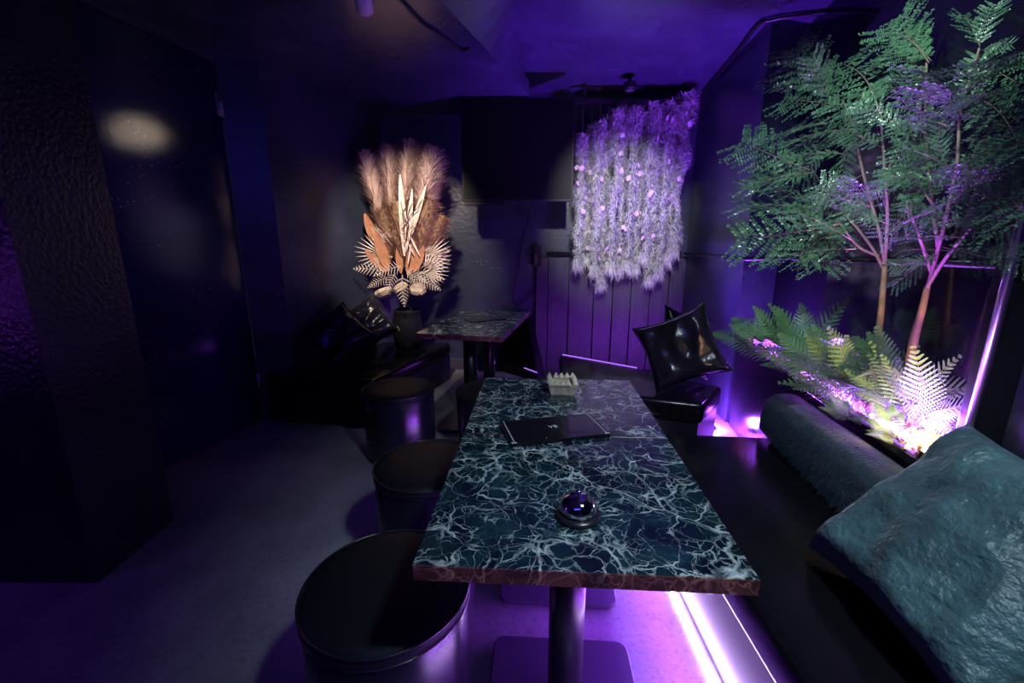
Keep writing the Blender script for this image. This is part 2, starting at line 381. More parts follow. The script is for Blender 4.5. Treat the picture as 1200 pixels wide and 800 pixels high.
table('green marble table with the steel bell on it', c1-u1*.2925, RZ1, .645, .582)
table('green marble table with the crystal ashtray on it', c1+u1*.2925, RZ1, .645, .582)
t2 = [Vector((-.644,2.91)), Vector((-.07,2.65)), Vector((.148,3.70)), Vector((-.43,3.95))]
c2 = sum(t2, Vector((0,0)))/4; d2 = ((t2[2]+t2[3])/2-(t2[0]+t2[1])/2); len2 = d2.length; d2.normalize(); RZ2 = math.atan2(-d2.x, d2.y)
table('marble table beside the low bench with pillows, holding a thin menu', c2-d2*len2/4, RZ2, .60, len2/2-.002, .05, .42)
table('marble table by the back wall under the screen', c2+d2*len2/4, RZ2, .60, len2/2-.002, .05, .42)

# ------------------------------------------------------------------ stools
def stool():
    t = thing('round_stool', '', 'stool', (0,0,0), 0, 'round black leather stools')
    r = .218
    mb = MB(); mb.lathe([(r-.014,.015),(r-.004,.02),(r-.002,.10),(r-.002,.398),(r-.006,.404)], 64); mb.build('body', 'stool_leather', t)
    mb = MB(); mb.lathe([(r-.004,.404),(r+.002,.410),(r+.003,.425),(r-.004,.440),(r-.03,.4495),(r*.6,.4555),(r*.3,.4575),(.002,.458)], 64); s = mb.build('seat_pad', 'stool_top', t)
    pts = [((r+.0015)*math.cos(2*PI*i/64), (r+.0015)*math.sin(2*PI*i/64), .437) for i in range(65)]
    mb = MB(); mb.tube(pts, .0035, 6); mb.build('piping', 'stool_leather', s)
    pts = [(r*math.cos(2*PI*i/64), r*math.sin(2*PI*i/64), .405) for i in range(65)]
    mb = MB(); mb.tube(pts, .003, 6); mb.build('piping', 'stool_leather', s)
    mb = MB(); mb.lathe([(r-.03,0),(r-.03,.016)], 40); mb.build('base_ring', 'plastic', t)
    return t
st = stool()
for i, (x, y, lab) in enumerate(((-.335,.985,'round black leather stool tucked under the table that holds the bell'),
        (-.345,1.63,'round black leather stool tucked under the table that holds the ashtray'),
        (-.71,2.57,'round black leather stool with violet sheen beside the low bench with pillows'),
        (-.125,2.53,'round black leather stool between the ashtray table and the back tables'))):
    o = st if i == 0 else copy_tree(st)
    o.location = (x, y, 0); o.rotation_euler.z = random.random()*6; o['label'] = lab

# ------------------------------------------------------------------ benches
def bench(name, label, poly, z, inset=.05, cush=.12, group='black leather benches'):
    c = sum((Vector(p) for p in poly), Vector((0,0)))/len(poly)
    t = thing(name, label, 'bench', (c.x, c.y, 0), 0, group)
    loc = [Vector(p)-c for p in poly]
    ins = [p-p.normalized()*inset for p in loc]
    mb = MB(); mb.prism(ins, .0, z-cush); mb.build('plinth', 'black_satin', t)
    mb = MB(); mb.prism(loc, z-cush, z); o = mb.build('seat_cushion', 'black_leather', t); bevel(o, .028, 4); smooth(o)
    return t
bl = bench('bench', 'low black leather bench along the wall with two crinkled pillows', [(-1.84,3.06),(-.985,2.93),(-.60,4.13),(-1.27,4.16),(-1.64,3.19)], .37, .015, .12)
br = bench('bench', 'long black leather bench beside the marble tables, lit beneath', [(.63,.15),(.63,2.0),(1.38,1.93),(1.27,1.2),(1.27,.15)], .41, .05, .13)
bb = bench('bench', 'black leather corner bench under the hanging vines', [(.39,3.47),(.30,2.62),(1.10,2.34),(1.36,2.66)], .42, .02, .13)
# backrest block behind the far tables
bs = [(-.45,4.385),(-.10,4.36),(.25,3.99),(.335,4.03),(.335,4.385)]; tp = [(-.45,4.385),(-.06,4.37),(.165,4.17),(.20,4.20),(.20,4.385)]
mb = MB(); mb.add([(x,y,.0) for x,y in bs]+[(x,y,.60) for x,y in tp], [(4,3,2,1,0),(5,6,7,8,9)]+[(i,(i+1)%5,5+(i+1)%5,5+i) for i in range(5)])
o = mb.build('seat_block', 'black_leather'); bevel(o, .01); tag(o, 'black upholstered block with slanted end standing behind the back tables', 'seat')
# furry bolster along the right bench
def bolster():
    mb = MB(); prof = [(-.075,0),(-.090,.015),(-.088,.09),(-.070,.165),(-.045,.195),(.0,.208),(.06,.205),(.085,.19),(.085,.10),(.085,0)]
    ys = [-.44,-.438,-.42,-.2,0,.2,.42,.438,.44]; n = len(prof)
    for j, y in enumerate(ys):
        s = .93 if j in (0,len(ys)-1) else .975 if j in (1,len(ys)-2) else 1
        for x, z in prof: mb.v.append((x*s, y, .1+(z-.1)*s))
    for j in range(len(ys)-1):
        for i in range(n): mb.face([j*n+i, (j+1)*n+i, (j+1)*n+(i+1)%n, j*n+(i+1)%n], True)
    mb.face(list(range(n))); mb.face([(len(ys)-1)*n+i for i in range(n-1,-1,-1)])
    o = mb.build('bolster_cushion', 'fur'); subsurf(o, 2)
    # short pile standing on the cover
    r = random.Random(5); h = MB()
    for _ in range(9000):
        k = r.uniform(0, 6.0); i0 = int(k); a = Vector((prof[1+i0][0],0,prof[1+i0][1])); b = Vector((prof[2+i0][0],0,prof[2+i0][1]))
        p = a.lerp(b, k-i0); p.y = r.uniform(-.43,.43); nr = Vector((-(b-a).z,0,(b-a).x)).normalized()
        d = (nr*.45+Vector((-.25,r.uniform(-.9,.3),-.75))).normalized()*r.uniform(.012,.026); sd = Vector((0,.0011,0)) if abs(d.y) < .012 else Vector((.0008,0,.0008))
        m_ = p-nr*.001; kk = len(h.v); h.v += [tuple(m_-sd), tuple(m_+sd), tuple(m_+d)]; h.face([kk,kk+1,kk+2])
    hp = h.build('fur_pile', 'fur_strand', o); hp['kind'] = 'stuff'
    return o
o = bolster(); o.location = (1.245, 1.55, .412); o.rotation_euler.z = math.radians(-8); tag(o, 'long dark teal furry bolster lying against the planted ledge', 'cushion')

# ------------------------------------------------------------------ pillows
def pillow(name, label, m, center, w_dir, h_dir, w, h, th, seed=0, wrinkle=.012, wf=6, nrm=0):
    mb = MB(); N = 40; idx = {}
    for side in (1, -1):
        for i in range(N+1):
            for j in range(N+1):
                u = 2*i/N-1; v = 2*j/N-1
                pin = 1-.13*(1-u*u)*(v*v)**1.0
                pin2 = 1-.13*(1-v*v)*(u*u)
                x = u*w/2*pin2; y = v*h/2*pin
                e = max(0, (1-u**4)*(1-v**4))**.55
                rim = 1-max(abs(u), abs(v))
                nz = noise.noise(Vector((x*wf+seed*3.1, y*wf-seed, side*2.0+seed)))+.5*noise.noise(Vector((x*wf*2.6+seed, y*wf*2.6, seed*1.7+side)))
                nz2 = 1-abs(noise.noise(Vector((x*wf*1.3-seed*2, y*wf*.7+seed, 4.0+side))))*2
                z = side*(th/2*e+wrinkle*(nz+.9*nz2)*min(1, rim*7))
                if i in (0,N) or j in (0,N):
                    key = (i,j)
                    if key in idx: continue
                    idx[key] = len(mb.v); z = wrinkle*.8*nz
                else: idx[(side,i,j)] = len(mb.v)
                mb.v.append((x,y,z))
        g = lambda i, j: idx.get((i,j), idx.get((side,i,j)))
        for i in range(N):
            for j in range(N):
                q = [g(i,j), g(i+1,j), g(i+1,j+1), g(i,j+1)]
                mb.face(q if side == 1 else q[::-1], True)
    o = mb.build(name, m)
    X = Vector(w_dir).normalized(); Y = Vector(h_dir); Y = (Y-X*Y.dot(X)).normalized(); Z = X.cross(Y)
    o.matrix_world = Matrix((X, Y, Z)).transposed().to_4x4(); o.location = center
    # seam piping around the rim
    ring = [(0,j) for j in range(N+1)]+[(i,N) for i in range(1,N+1)]+[(N,j) for j in range(N-1,-1,-1)]+[(i,0) for i in range(N-1,-1,-1)]
    sm = MB(); sm.tube([mb.v[idx[k]] for k in ring], .004, 6); sm.build('seam', m, o)
    tag(o, label, 'pillow'); return o
# large teal pillow: lower edge on the bench, leaning back
a = Vector((.91,1.14,.45)); b = Vector((.88,.68,.45)); c = Vector((1.22,1.06,.79))
h = (c-a); ctr = a+(b-a)*.5+h*.5
pillow('pillow', 'large teal crushed-velvet pillow leaning at the end of the long bench', 'velvet', ctr+Vector((.0,-.02,.022)), b-a, h, .54, .54, .19, 3, .021, 6.5)
pillow('pillow', 'shiny black crinkled leather pillow leaning on the corner bench', 'crinkle_leather', PY(795,412,2.52)+Vector((0,-.02,.022)), (.80,-.35,.42), (-.32,.3,.62), .44, .42, .15, 5, .016, 7)
pillow('pillow', 'dark pillow behind the shiny leather pillow on the corner bench', 'black_leather', PY(808,385,2.78)+Vector((.0,.03,-.10)), (.80,.25,-.25), (.1,.35,.8), .40, .42, .12, 9, .008, 6)
pillow('pillow', 'black crinkled leather pillow lying nearer the door on the low bench', 'crinkle_leather', PY(385,382,3.42)+Vector((.12,-.10,-.05)), (.62,-.25,-.50), (.25,.45,.55), .42, .42, .14, 2, .016, 7)
pillow('pillow', 'black crinkled leather pillow propped nearer the dried flowers on the low bench', 'crinkle_leather', PY(424,367,3.68)+Vector((.05,-.05,-.09)), (.40,-.1,-.50), (.35,.3,.5), .40, .40, .14, 6, .016, 7)

# ------------------------------------------------------------------ screen, cables, pipe
tv = thing('wall_screen', 'large black switched-off screen on a swing arm', 'television', PY(605,174,3.86))
a, b = PY(539,114,3.86)-tv.location, PY(671,236,3.86)-tv.location
mb = MB(); mb.box((a.x,0,b.z),(b.x,.05,a.z)); bevel(mb.build('casing', 'plastic', tv), .006)
mb = MB(); mb.box((a.x+.012,-.002,b.z+.018),(b.x-.012,.0,a.z-.012)); mb.build('display', 'screen', tv)
mb = MB(); mb.box((a.x+.02,.0,b.z-.03),(a.x+.36,.03,b.z-.002)); bevel(mb.build('sensor_bar', 'plastic', tv), .004)
mb = MB(); mb.box((-.06,.05,-.2),(.06,.08,.2)); mb.box((-.03,.08,-.06),(.03,YB-3.86-.02,.06)); mb.box((-.12,YB-3.88,-.16),(.12,YB-3.862,.16)); mb.build('wall_arm', 'black_metal', tv)
pts = [(622,240,4.1),(618,262,4.40),(611,290,4.41),(607,320,4.41),(601,345,4.41),(605,358,4.41),(622,346,4.41),(629,335,4.41),(630,312,4.41)]
mb = MB(); mb.tube(spline([PY(*p) for p in pts]), .006, 6); tag(mb.build('power_cable', 'plastic'), 'thin black cable hanging in a loop below the screen', 'cable')
so = thing('socket_box', 'black double socket box on the wall below the screen', 'socket', PY(629,300,YB-.001))
mb = MB(); mb.box((-.045,-.05,-.10),(.045,0,.10)); bevel(mb.build('box', 'plastic', so), .006)
mb = MB(); mb.box((-.03,-.085,-.08),(.0,-.05,.02)); bevel(mb.build('plug', 'grey_plastic', so), .004)
PH = 1.215
def pipe_pts():
    p = [Vector((PY(640,297,YB).x, YB-.05, PH)), Vector((PC[0]-.07, YB-.05, PH))]
    return p
mb = MB(); mb.tube(pipe_pts(), .017, 12); o = tag(mb.build('wall_pipe', 'black_satin'), 'black pipe running along the back wall behind the vines', 'pipe')
q0 = Vector(PC)+Vector((-.05,-.10)); q1 = Vector(PB)+Vector((-.045,0)); 
wpt = [Vector((q0.x,q0.y,PH)), Vector((q1.x,q1.y,PH)), Vector((1.60,3.0,PH)), Vector((on_win(1.6,.05).x, on_win(1.6,.05).y, PH+.01)), Vector((on_win(.06,.07).x, on_win(.06,.07).y, PH+.045))]
mb = MB(); mb.tube(wpt, .015, 12); tag(mb.build('wall_pipe', 'black_satin'), 'glossy black rail crossing the window behind the trees', 'pipe')
jb = thing('junction_box', 'dark junction box on the pipe at the wall corner', 'box', PY(829,298,YB-.35))
mb = MB(); mb.box((-.05,-.04,-.12),(.03,.04,.06)); bevel(mb.build('body', 'black_satin', jb), .006)
mb = MB(); mb.box((-.03,-.03,.06),(.01,.03,.17)); bevel(mb.build('conduit_collar', 'black_satin', jb), .004)
for pts, lab in (([(466,-6),(480,10),(497,27),(512,36),(528,48),(540,57),(550,55)], 'loose cable stapled to the lower ceiling'),):
    mb = MB(); mb.tube([p+Vector((0,0,-.008)) for p in spline([PZ(x,y,ZL) for x,y in pts])], .008, 6); tag(mb.build('ceiling_cable', 'black_satin'), lab, 'cable')
mb = MB(); mb.tube([p+Vector((-.01,-.01,-.02)) for p in spline([PZ(824,106,ZR), PZ(862,62,ZR), PZ(888,28,ZR), PZ(905,20,ZR), PZ(935,15,ZR), PZ(972,11,ZR), PZ(992,17,ZR-.05), PZ(1006,32,ZR-.1)])], .012, 8)
tag(mb.build('ceiling_cable', 'black_satin'), 'thick glossy conduit following the raised ceiling above the window', 'cable')

# ------------------------------------------------------------------ lamp fixtures and led strips
def fixture(label, loc, target, r=.035, ln=.09, m='lamp_white', body='black_metal', name='spotlight', group=None):
    t = thing(name, label, 'lamp', loc, 0, group)
    t.rotation_euler = (Vector(target)-Vector(loc)).to_track_quat('-Z','Y').to_euler()
    mb = MB(); mb.lathe([(r*.6,ln),(r,ln*.8),(r,0),(r*.86,0),(r*.82,ln*.1)], 24); mb.build('housing', body, t)
    mb = MB(); mb.lathe([(r*.8,ln*.06),(r*.8,ln*.10)], 24); mb.build('lens', m, t)
    return t
fx = fixture('small white ceiling spotlight turned to the dried flowers', (-.70,2.36,2.40), (-.98,4.0,1.35), .04, .08, body='white_plastic')
def uplight(label, loc, power, col, lens, size=.03, tgt=None, r=.028, ang=110):
    t = thing('uplight', label, 'lamp', loc, 0, 'small violet and warm uplights')
    mb = MB(); mb.lathe([(r*.9,0),(r,.006),(r,.03),(r*.85,.032)], 20); mb.build('housing', 'black_metal', t)
    mb = MB(); mb.lathe([(r*.8,.032),(r*.7,.037),(r*.3,.041)], 20); mb.build('lens', lens, t)
    l = lamp('uplight_lamp', 'SPOT' if tgt else 'POINT', (0,0,.07), power, col, size, tgt, ang, .8); l.parent = t
    return t
uplight('violet uplight on the floor at the foot of the wall pier', (1.46,2.94,0), 75, VIOLET, 'led_white_violet')
uplight('violet uplight at the foot of the low glossy wall behind the bench', PZ(888,503,.10)-Vector((0,0,.04)), 14, VIOLET, 'led_white_violet')
uplight('violet uplight on the ledge at the window frame', (*on_win(.11,.12),.65), 28, VIOLET, 'led_white_violet')
uplight('warm uplight at the ledge corner beside the bolster', (1.325,1.255,.65), 30, (1,.55,.28), 'led_warm', tgt=(.08,.4,.15))
uplight('violet uplight on the ledge among the ferns', (1.47,1.80,.65), 22, (.50,.16,1), 'led_white_violet')
uplight('violet uplight on the ledge at the wall pier', (1.62,2.66,.65), 14, VIOLET, 'led_white_violet')
def strip(label, p, q, z, w=.012, m='led_violet', power=0, n=(0,0,1), off=.02):
    p, q = Vector(p), Vector(q); mb = MB(); d = (q-p).normalized(); nn = Vector((-d.y,d.x))*w
    mb.prism([p,q,q+nn,p+nn], z, z+.008); o = mb.build('led_strip', m); tag(o, label, 'led strip')
    if power:
        mid = (p+q)/2
        l = lamp('led_strip_lamp', 'AREA', (mid.x+n[0]*off, mid.y+n[1]*off, z+.02+n[2]*off), power, VIOLET, (q-p).length, sy=.03)
        z_ = -Vector(n).normalized(); x_ = Vector((d.x,d.y,0)); y_ = z_.cross(x_)
        l.rotation_euler = Matrix((x_, y_, z_)).transposed().to_euler()
    return o
strip('glowing violet strip standing in for the lit line of floor under the long bench', (.634,.2), (.634,1.95), .001, .016, 'led_white_violet', 0)  # emissive stand-in for the hot line of led light on the floor
lamp('bench_led_lamp', 'AREA', (.626, 1.08, .20), 24, VIOLET, 1.7, (.0, 1.08, .02), sy=.02)
strip('violet led strip along the rear edge of the corner bench', (.42,3.49), (.93,3.10), .408, .006, 'led_dim', .8, (0,.6,1), .02)
strip('violet led strip at the foot of the black seat block', PZ(592,423,.1).xy, PZ(629,437,.1).xy, .10, .006, 'led_dim', .6, (0,-1,.2), .02)
strip('violet led strip along the front edge of the planted ledge', (1.315,1.30), (1.625,2.95), .6505, -.006, 'led_dim', 46, (.85,-.14,.55), .012)
dl = thing('downlight', 'small round downlight hanging from the raised ceiling above the vines', 'lamp', (.98,3.98,2.56))
mb = MB(); mb.lathe([(.012,.12),(.012,.06),(.05,.055),(.055,.02),(.055,.0),(.045,-.002)], 24); mb.build('housing', 'black_metal', dl)
mb = MB(); mb.lathe([(.042,-.004),(.03,-.010)], 24); mb.build('lens', 'grey_plastic', dl)
l = lamp('downlight_bulb', 'SPOT', (-.03,-.02,-.075), 6, WARM, .034, (-2.93,-1.45,-.66), 17, .3); l.parent = dl

# ------------------------------------------------------------------ things on the tables
T = .7302
# bell
bp = PZ(677, 604, T)
bell = thing('service_bell', 'shiny steel service bell with push button', 'bell', (bp.x, bp.y, T))
mb = MB(); mb.lathe([(.050,0),(.0515,.004),(.049,.010),(.040,.013),(.01,.014)], 40); mb.build('base', 'black_satin', bell)
mb = MB(); mb.lathe([(.040,.015),(.0415,.019),(.0405,.028),(.036,.038),(.028,.046),(.018,.051),(.006,.053)], 40); mb.build('dome', 'chrome', bell)
mb = MB(); mb.lathe([(.003,.053),(.003,.058),(.007,.059),(.0075,.062),(.005,.065),(.001,.066)], 16); mb.build('push_button', 'chrome', bell)
# ashtray
ap = PZ(660, 463, T)
ash = thing('crystal_ashtray', 'square champagne crystal ashtray with pointed studded rim', 'ashtray', (ap.x, ap.y+.05, T), RZ1)
mb = MB()
def ring(hb, z): return [(-hb,-hb,z),(hb,-hb,z),(hb,hb,z),(-hb,hb,z)]
vs = ring(.046,0)+ring(.056,.040)+ring(.046,.040)+ring(.038,.012)
fs = [(3,2,1,0)]+[(4*k+i,4*k+(i+1)%4,4*k+4+(i+1)%4,4*k+4+i) for k in range(3) for i in range(4)]+[(12,13,14,15)]
mb.add(vs, fs); mb.build('bowl', 'champagne_glass', ash)
sm_ = MB(); sm_.add([(-.009,-.009,0),(.009,-.009,0),(.009,.009,0),(-.009,.009,0),(-.011,-.011,.008),(.011,-.011,.008),(.011,.011,.008),(-.011,.011,.008),(0,0,.026)],
    [(3,2,1,0),(0,1,5,4),(1,2,6,5),(2,3,7,6),(3,0,4,7),(4,5,8),(5,6,8),(6,7,8),(7,4,8)])
sme = sm_.mesh('stud', 'champagne_glass')
for i in range(5):
    for s in (0,1,2,3):
        if i == 4: continue
        k = -.046+.023*i
        x, y = ((k,-.051),(.051,k),(-k,.051),(-.051,-k))[s]
        o = link('stud', sme, ash); o.location = (x, y, .040)
# menu
def menu(label, corners, z, th=.012, name='menu_folder', logo=True):
    ps = [PZ(x,y,z) for x,y in corners]                 # far left, far right, near right, near left
    c = sum(ps, Vector())/4; xd = ((ps[1]+ps[2])-(ps[0]+ps[3])); yd = ((ps[0]+ps[1])-(ps[2]+ps[3]))
    w, hh = xd.length/2, yd.length/2; rz = math.atan2(xd.y, xd.x)
    t = thing(name, label, 'menu', (c.x, c.y, T), rz)
    mb = MB(); mb.prism(rounded_rect(w/2,hh/2,.004,3), 0, th); bevel(mb.build('cover', 'black_gloss', t), .002, 2)
    if logo:
        for sx in (-1,1):
            mb = MB(); x0 = sx*(w/2-.013); mb.box((x0-.0016,-hh/2+.004,th),(x0+.0016,hh/2-.004,th+.0008)); mb.build('metal_edge', 'silver_trim', t)
            mb = MB(); mb.box((sx*(w/2-.012)-.008,-hh/2+.001,th),(sx*(w/2-.012)+.008,-hh/2+.008,th+.001)); mb.build('corner_guard', 'silver_trim', t)
        mb = MB(); mb.box((-w/2+.02,hh/2-.012,th),(w/2-.02,hh/2-.010,th+.0006)); mb.build('cover_line', 'black_satin', t)
        cu = bpy.data.curves.new('logo', 'FONT'); cu.body = 'VB'; cu.size = .026; cu.align_x = 'CENTER'; cu.align_y = 'CENTER'; cu.extrude = .0004
        cu.materials.append(MATS['pale_print']); ob = bpy.data.objects.new('logo', cu); C.objects.link(ob)
        dg = bpy.context.evaluated_depsgraph_get(); me = bpy.data.meshes.new_from_object(ob.evaluated_get(dg)); bpy.data.objects.remove(ob)
        o = link('logo_print', me, t); o.location = (0, .004, th+.0008)
        if not me.materials: me.materials.append(MATS['pale_print'])
    return t
menu('black menu folder with metal edges and small pale logo', [(583,493),(688,485),(720,506),(601,521)], T+.012)
menu('thin black menu lying on the table near the back', [(540,374),(587,370),(592,373),(556,377)], T+.006, .006, 'menu_card', False)

# ------------------------------------------------------------------ foliage meshes
def leaflet(mb, base, tip, width, nrm):
    d = tip-base; s = d.cross(nrm); s = s.normalized()*width if s.length > 1e-9 else Vector((0,width,0))
    m = base+d*.45
    k = len(mb.v); mb.v += [tuple(base), tuple(m+s), tuple(tip), tuple(m-s)]; mb.face([k,k+1,k+2,k+3])
def bipinnate(seed, pairs=10, lp=12):
    r = random.Random(seed); mb = MB()
    pts = [Vector((t, .04*math.sin(t*3+seed), -.16*t*t+.04*t)) for t in [i/10 for i in range(11)]]
    mb.tube(pts, .008, 5, .003)
    mb.cur = 1
    for i in range(pairs):
        t = .12+.86*i/(pairs-1); p = pts[0].lerp(pts[-1], t); k = t*10; j = min(9,int(k)); p = pts[j].lerp(pts[j+1], k-j)
        ln = .40*math.sin(PI*min(1,(.22+.72*(1-t)**.8)))*(.9+.2*r.random())
        for s in (-1,1):
            a = math.radians(48+10*r.random()); d = Vector((math.cos(a), s*math.sin(a), -.45*r.random()+.12)).normalized()
            q = p+d*ln+Vector((.02,0,-.05*ln)); mb.tube([p,q], .0028, 3, .001)
            side = Vector((-d.y*s, d.x*s, 0)); side = Vector((-math.sin(a)*s, math.cos(a), 0)) if s > 0 else Vector((math.sin(a), math.cos(a), 0))
            for m in range(lp):
                u = .08+.9*m/(lp-1); b = p.lerp(q, u); l = .037*(1-.5*u)*(.75+.5*r.random())
                pd = Vector((-d.y, d.x, 0)).normalized()
                for ss in (-1,1):
                    leaflet(mb, b, b+pd*(ss*l)+d*l*.55+Vector((0,0,(r.random()-.5)*.035)), .0125, Vector((0,0,1)))
    return mb.mesh('acacia_frond', ['twig','acacia'])
def fernfrond(seed, pairs=18, droop=.35):
    r = random.Random(seed); mb = MB()
    P = lambda t: Vector((t, .03*math.sin(t*4+seed), .20*t-droop*t*t))
    mb.tube([P(i/10) for i in range(11)], .009, 5, .003); mb.cur = 1
    for i in range(pairs):
        t = .10+.89*i/(pairs-1); p = P(t); ln = .33*(math.sin(PI*min(.98,.25+.75*t**.9)))**.8*(1.02-t*.25)
        for s in (-1,1):
            a = math.radians(62-16*t); d = Vector((math.cos(a), s*math.sin(a), -.12)).normalized(); n = 10; pd = Vector((-d.y,d.x,0)).normalized()
            for m in range(n):
                u = m/n; b = p+d*ln*u; l = .021*(1-u)**.6+.004
                for ss in (-1,1): leaflet(mb, b, b+pd*(ss*l)+d*l*.6, .0085, Vector((0,0,1)))
            leaflet(mb, p, p+d*ln*1.02, .006, Vector((0,0,1)))
    return mb.mesh('fern_frond', ['twig','fern'])
AC = [bipinnate(i) for i in range(4)]
FE = [fernfrond(i, 17, .25+.1*i) for i in range(3)]
def place_frond(me, base, tip, nrm, parent, name, wscale=1.0):
    base, tip = Vector(base), Vector(tip); X = tip-base; L = X.length; X.normalize()
    Z = Vector(nrm); Z = Z-X*Z.dot(X)
    if Z.length < 1e-4: Z = X.orthogonal()
    Z.normalize(); Y = Z.cross(X)
    o = link(name, me, parent)
    M = Matrix((X*L, Y*L*wscale, Z*L)).transposed().to_4x4(); M.translation = base
    o.matrix_world = M
    if parent: o.matrix_parent_inverse = Matrix.Identity(4); o.matrix_basis = parent.matrix_world.inverted() @ M
    return o
def plane_pt(px, py, off):                         # a point on an upright plane parallel to the window, off metres into the room
    p = Vector(WA)+wn*off; q = Vector(WB)+wn*off
    return PPL(px, py, p, q)
TOCAM = Vector((-.72,-.55,.35))
# --- two trees
def tree(label, trunk, branches, fronds, off):
    base = plane_pt(*trunk[0][:2], off); base.z = .655
    t = thing('feathery_tree', label, 'tree', base, 0, 'feathery trees on the ledge'); bpy.context.view_layer.update()
    def loc(p): return p-base
    pts = [Vector((0,0,0))]+[loc(plane_pt(x,y,off)) for x,y in trunk[1:]]
    mb = MB(); mb.tube(spline(pts), .017, 10, .009); mb.build('trunk', 'bark', t)
    for br in branches:
        mb = MB(); mb.tube(spline([loc(plane_pt(x,y,off+o_)) for x,y,o_ in br]), .007, 7, .0035); mb.build('branch', 'twig', t)
    for i, f in enumerate(fronds):
        bx, by, bo, tx, ty, to = f[:6]
        to += max(0, (960-tx)/100)*.22; bo += max(0, (960-bx)/100)*.22
        b = plane_pt(bx,by,off+bo); tp = plane_pt(tx,ty,off+to)
        nr = TOCAM+Vector((random.uniform(-.5,.5), random.uniform(-.5,.5), random.uniform(-.2,1.0)))
        nr += Vector((random.uniform(-.4,.4),random.uniform(-.4,.4),0))
        o = place_frond(AC[i%4], b, tp, nr, None, 'frond', random.uniform(.8,1.05))
        M = o.matrix_world.copy(); o.parent = t; o.matrix_basis = Matrix.Translation(-base) @ o.matrix_basis
    return t
R = random.Random(11)
def fill(cx, cy, n, ang0, ang1, l0, l1, sx=30, sy=25):
    out = []
    for _ in range(n):
        bx, by = cx+R.uniform(-sx,sx), cy+R.uniform(-sy,sy); a = math.radians(R.uniform(ang0,ang1)); l = R.uniform(l0,l1)
        out.append((bx,by,R.uniform(-.02,.12),bx+l*math.cos(a),by-l*math.sin(a),R.uniform(.0,.22)))
    return out
fr1 = [(985,118,.05,931,47,.1),(990,120,.05,915,112,.12),(1000,150,.05,920,160,.15),(1030,125,.05,985,62,.05),(1030,130,.1,970,118,.2),
       (952,196,.12,866,163,.2),(955,200,.15,872,214,.22),(962,246,.12,868,234,.22),(985,262,.12,862,276,.24),(1005,290,.1,905,293,.2),(1000,280,.15,925,240,.25),
       (990,180,.1,918,180,.2),(1010,205,.1,950,235,.2),(1035,170,.05,985,150,.15),(1040,260,.1,985,245,.2),(1040,275,.1,1085,235,.2),
       (1060,150,.1,1010,115,.2),(1020,240,.05,960,215,.2)]
fr1 += fill(1005,150,7,110,260,50,80,40,40)+fill(1020,255,9,40,250,45,80,45,35)+fill(960,225,5,130,230,45,75,30,35)+fill(965,120,3,120,220,45,70,30,35)
br1 = [[(1037,318,0),(1022,290,.03),(1000,262,.06),(975,235,.09),(952,198,.12)],[(1037,312,0),(1030,270,.02),(1012,205,.05),(1000,150,.05),(988,118,.05)],
       [(1037,305,0),(1040,250,.02),(1036,190,.05),(1032,130,.06)],[(1030,300,0),(1005,288,.06),(985,262,.12)]]
tree('feathery-leaved tree with bare brown trunk growing at the middle of the ledge', [(1019,478),(1027,418),(1033,360),(1037,310)], br1, fr1, .12)
fr2 = [(1085,62,.1,1048,14,.1),(1095,70,.1,1060,30,.12),(1090,85,.1,1045,60,.15),(1100,95,.1,1050,85,.2),(1148,55,.08,1166,4,.06),(1150,55,.08,1135,12,.08),(1150,60,.08,1182,50,.06),
       (1120,120,.08,1078,95,.2),(1125,135,.1,1190,140,.1),(1130,165,.1,1200,175,.1),(1115,195,.1,1060,170,.25),(1120,200,.1,1165,160,.2),(1125,210,.1,1195,205,.1),
       (1110,255,.1,1060,235,.2),(1115,260,.1,1180,262,.1),(1105,290,.1,1180,300,.05),(1100,300,.1,1045,310,.2),(1115,240,.1,1145,200,.2),(1080,130,.1,1050,150,.25)]
fr2 += fill(1085,110,8,60,270,50,75,30,50)+fill(1140,140,8,-70,110,45,70,25,70)+fill(1090,215,10,30,260,45,75,35,40)+fill(1125,260,10,-70,220,45,70,40,40)
br2 = [[(1087,338,0),(1100,290,.03),(1112,240,.06),(1122,190,.08),(1126,130,.08),(1148,56,.08)],[(1100,290,.02),(1090,215,.06),(1085,150,.1),(1086,64,.1)],
       [(1087,335,0),(1110,300,.05),(1140,265,.1)],[(1092,320,0),(1075,270,.08),(1062,240,.15)]]
tree('tall feathery-leaved tree beside the window frame', [(1062,445),(1071,398),(1080,365),(1087,335)], br2, fr2, .10)
# --- ferns on the ledge
def fern(label, px, py, n, lmin, lmax, a0, a1, e0=15, e1=65):
    base = PZ(px, py, .655); base += Vector((wn.x, wn.y, 0))*.045
    t = thing('fern', label, 'fern', base, 0, 'ferns on the ledge')
    for i in range(n):
        az = math.radians(a0+(a1-a0)*(i+R.random())/n); el = math.radians(R.uniform(e0,e1)); L = R.uniform(lmin,lmax)
        d = Vector((math.cos(az)*math.cos(el), math.sin(az)*math.cos(el), math.sin(el)))
        nr = Vector((0,0,1))*.8+Vector((-.6,-.6,.2))*.9
        place_frond(FE[i%3], Vector((0,0,0)), d*L, nr, None, 'frond', R.uniform(.8,1.05)).parent = t
    return t
fern('spreading green fern growing at the pier end of the ledge', 916, 418, 12, .26, .42, 80, 280)
fern('large green fern growing beside the middle tree', 966, 442, 14, .26, .42, 80, 280)
fern('green fern growing at the foot of the middle tree', 1003, 466, 14, .22, .38, 80, 290)
fern('green fern growing between the two tree trunks', 1043, 478, 14, .20, .36, 70, 290)
fern('yellowish fern growing by the window frame', 1090, 499, 13, .18, .32, 80, 290)
fern('arching green fern growing under the pier-side branches', 944, 432, 12, .28, .44, 110, 270, 25, 70)
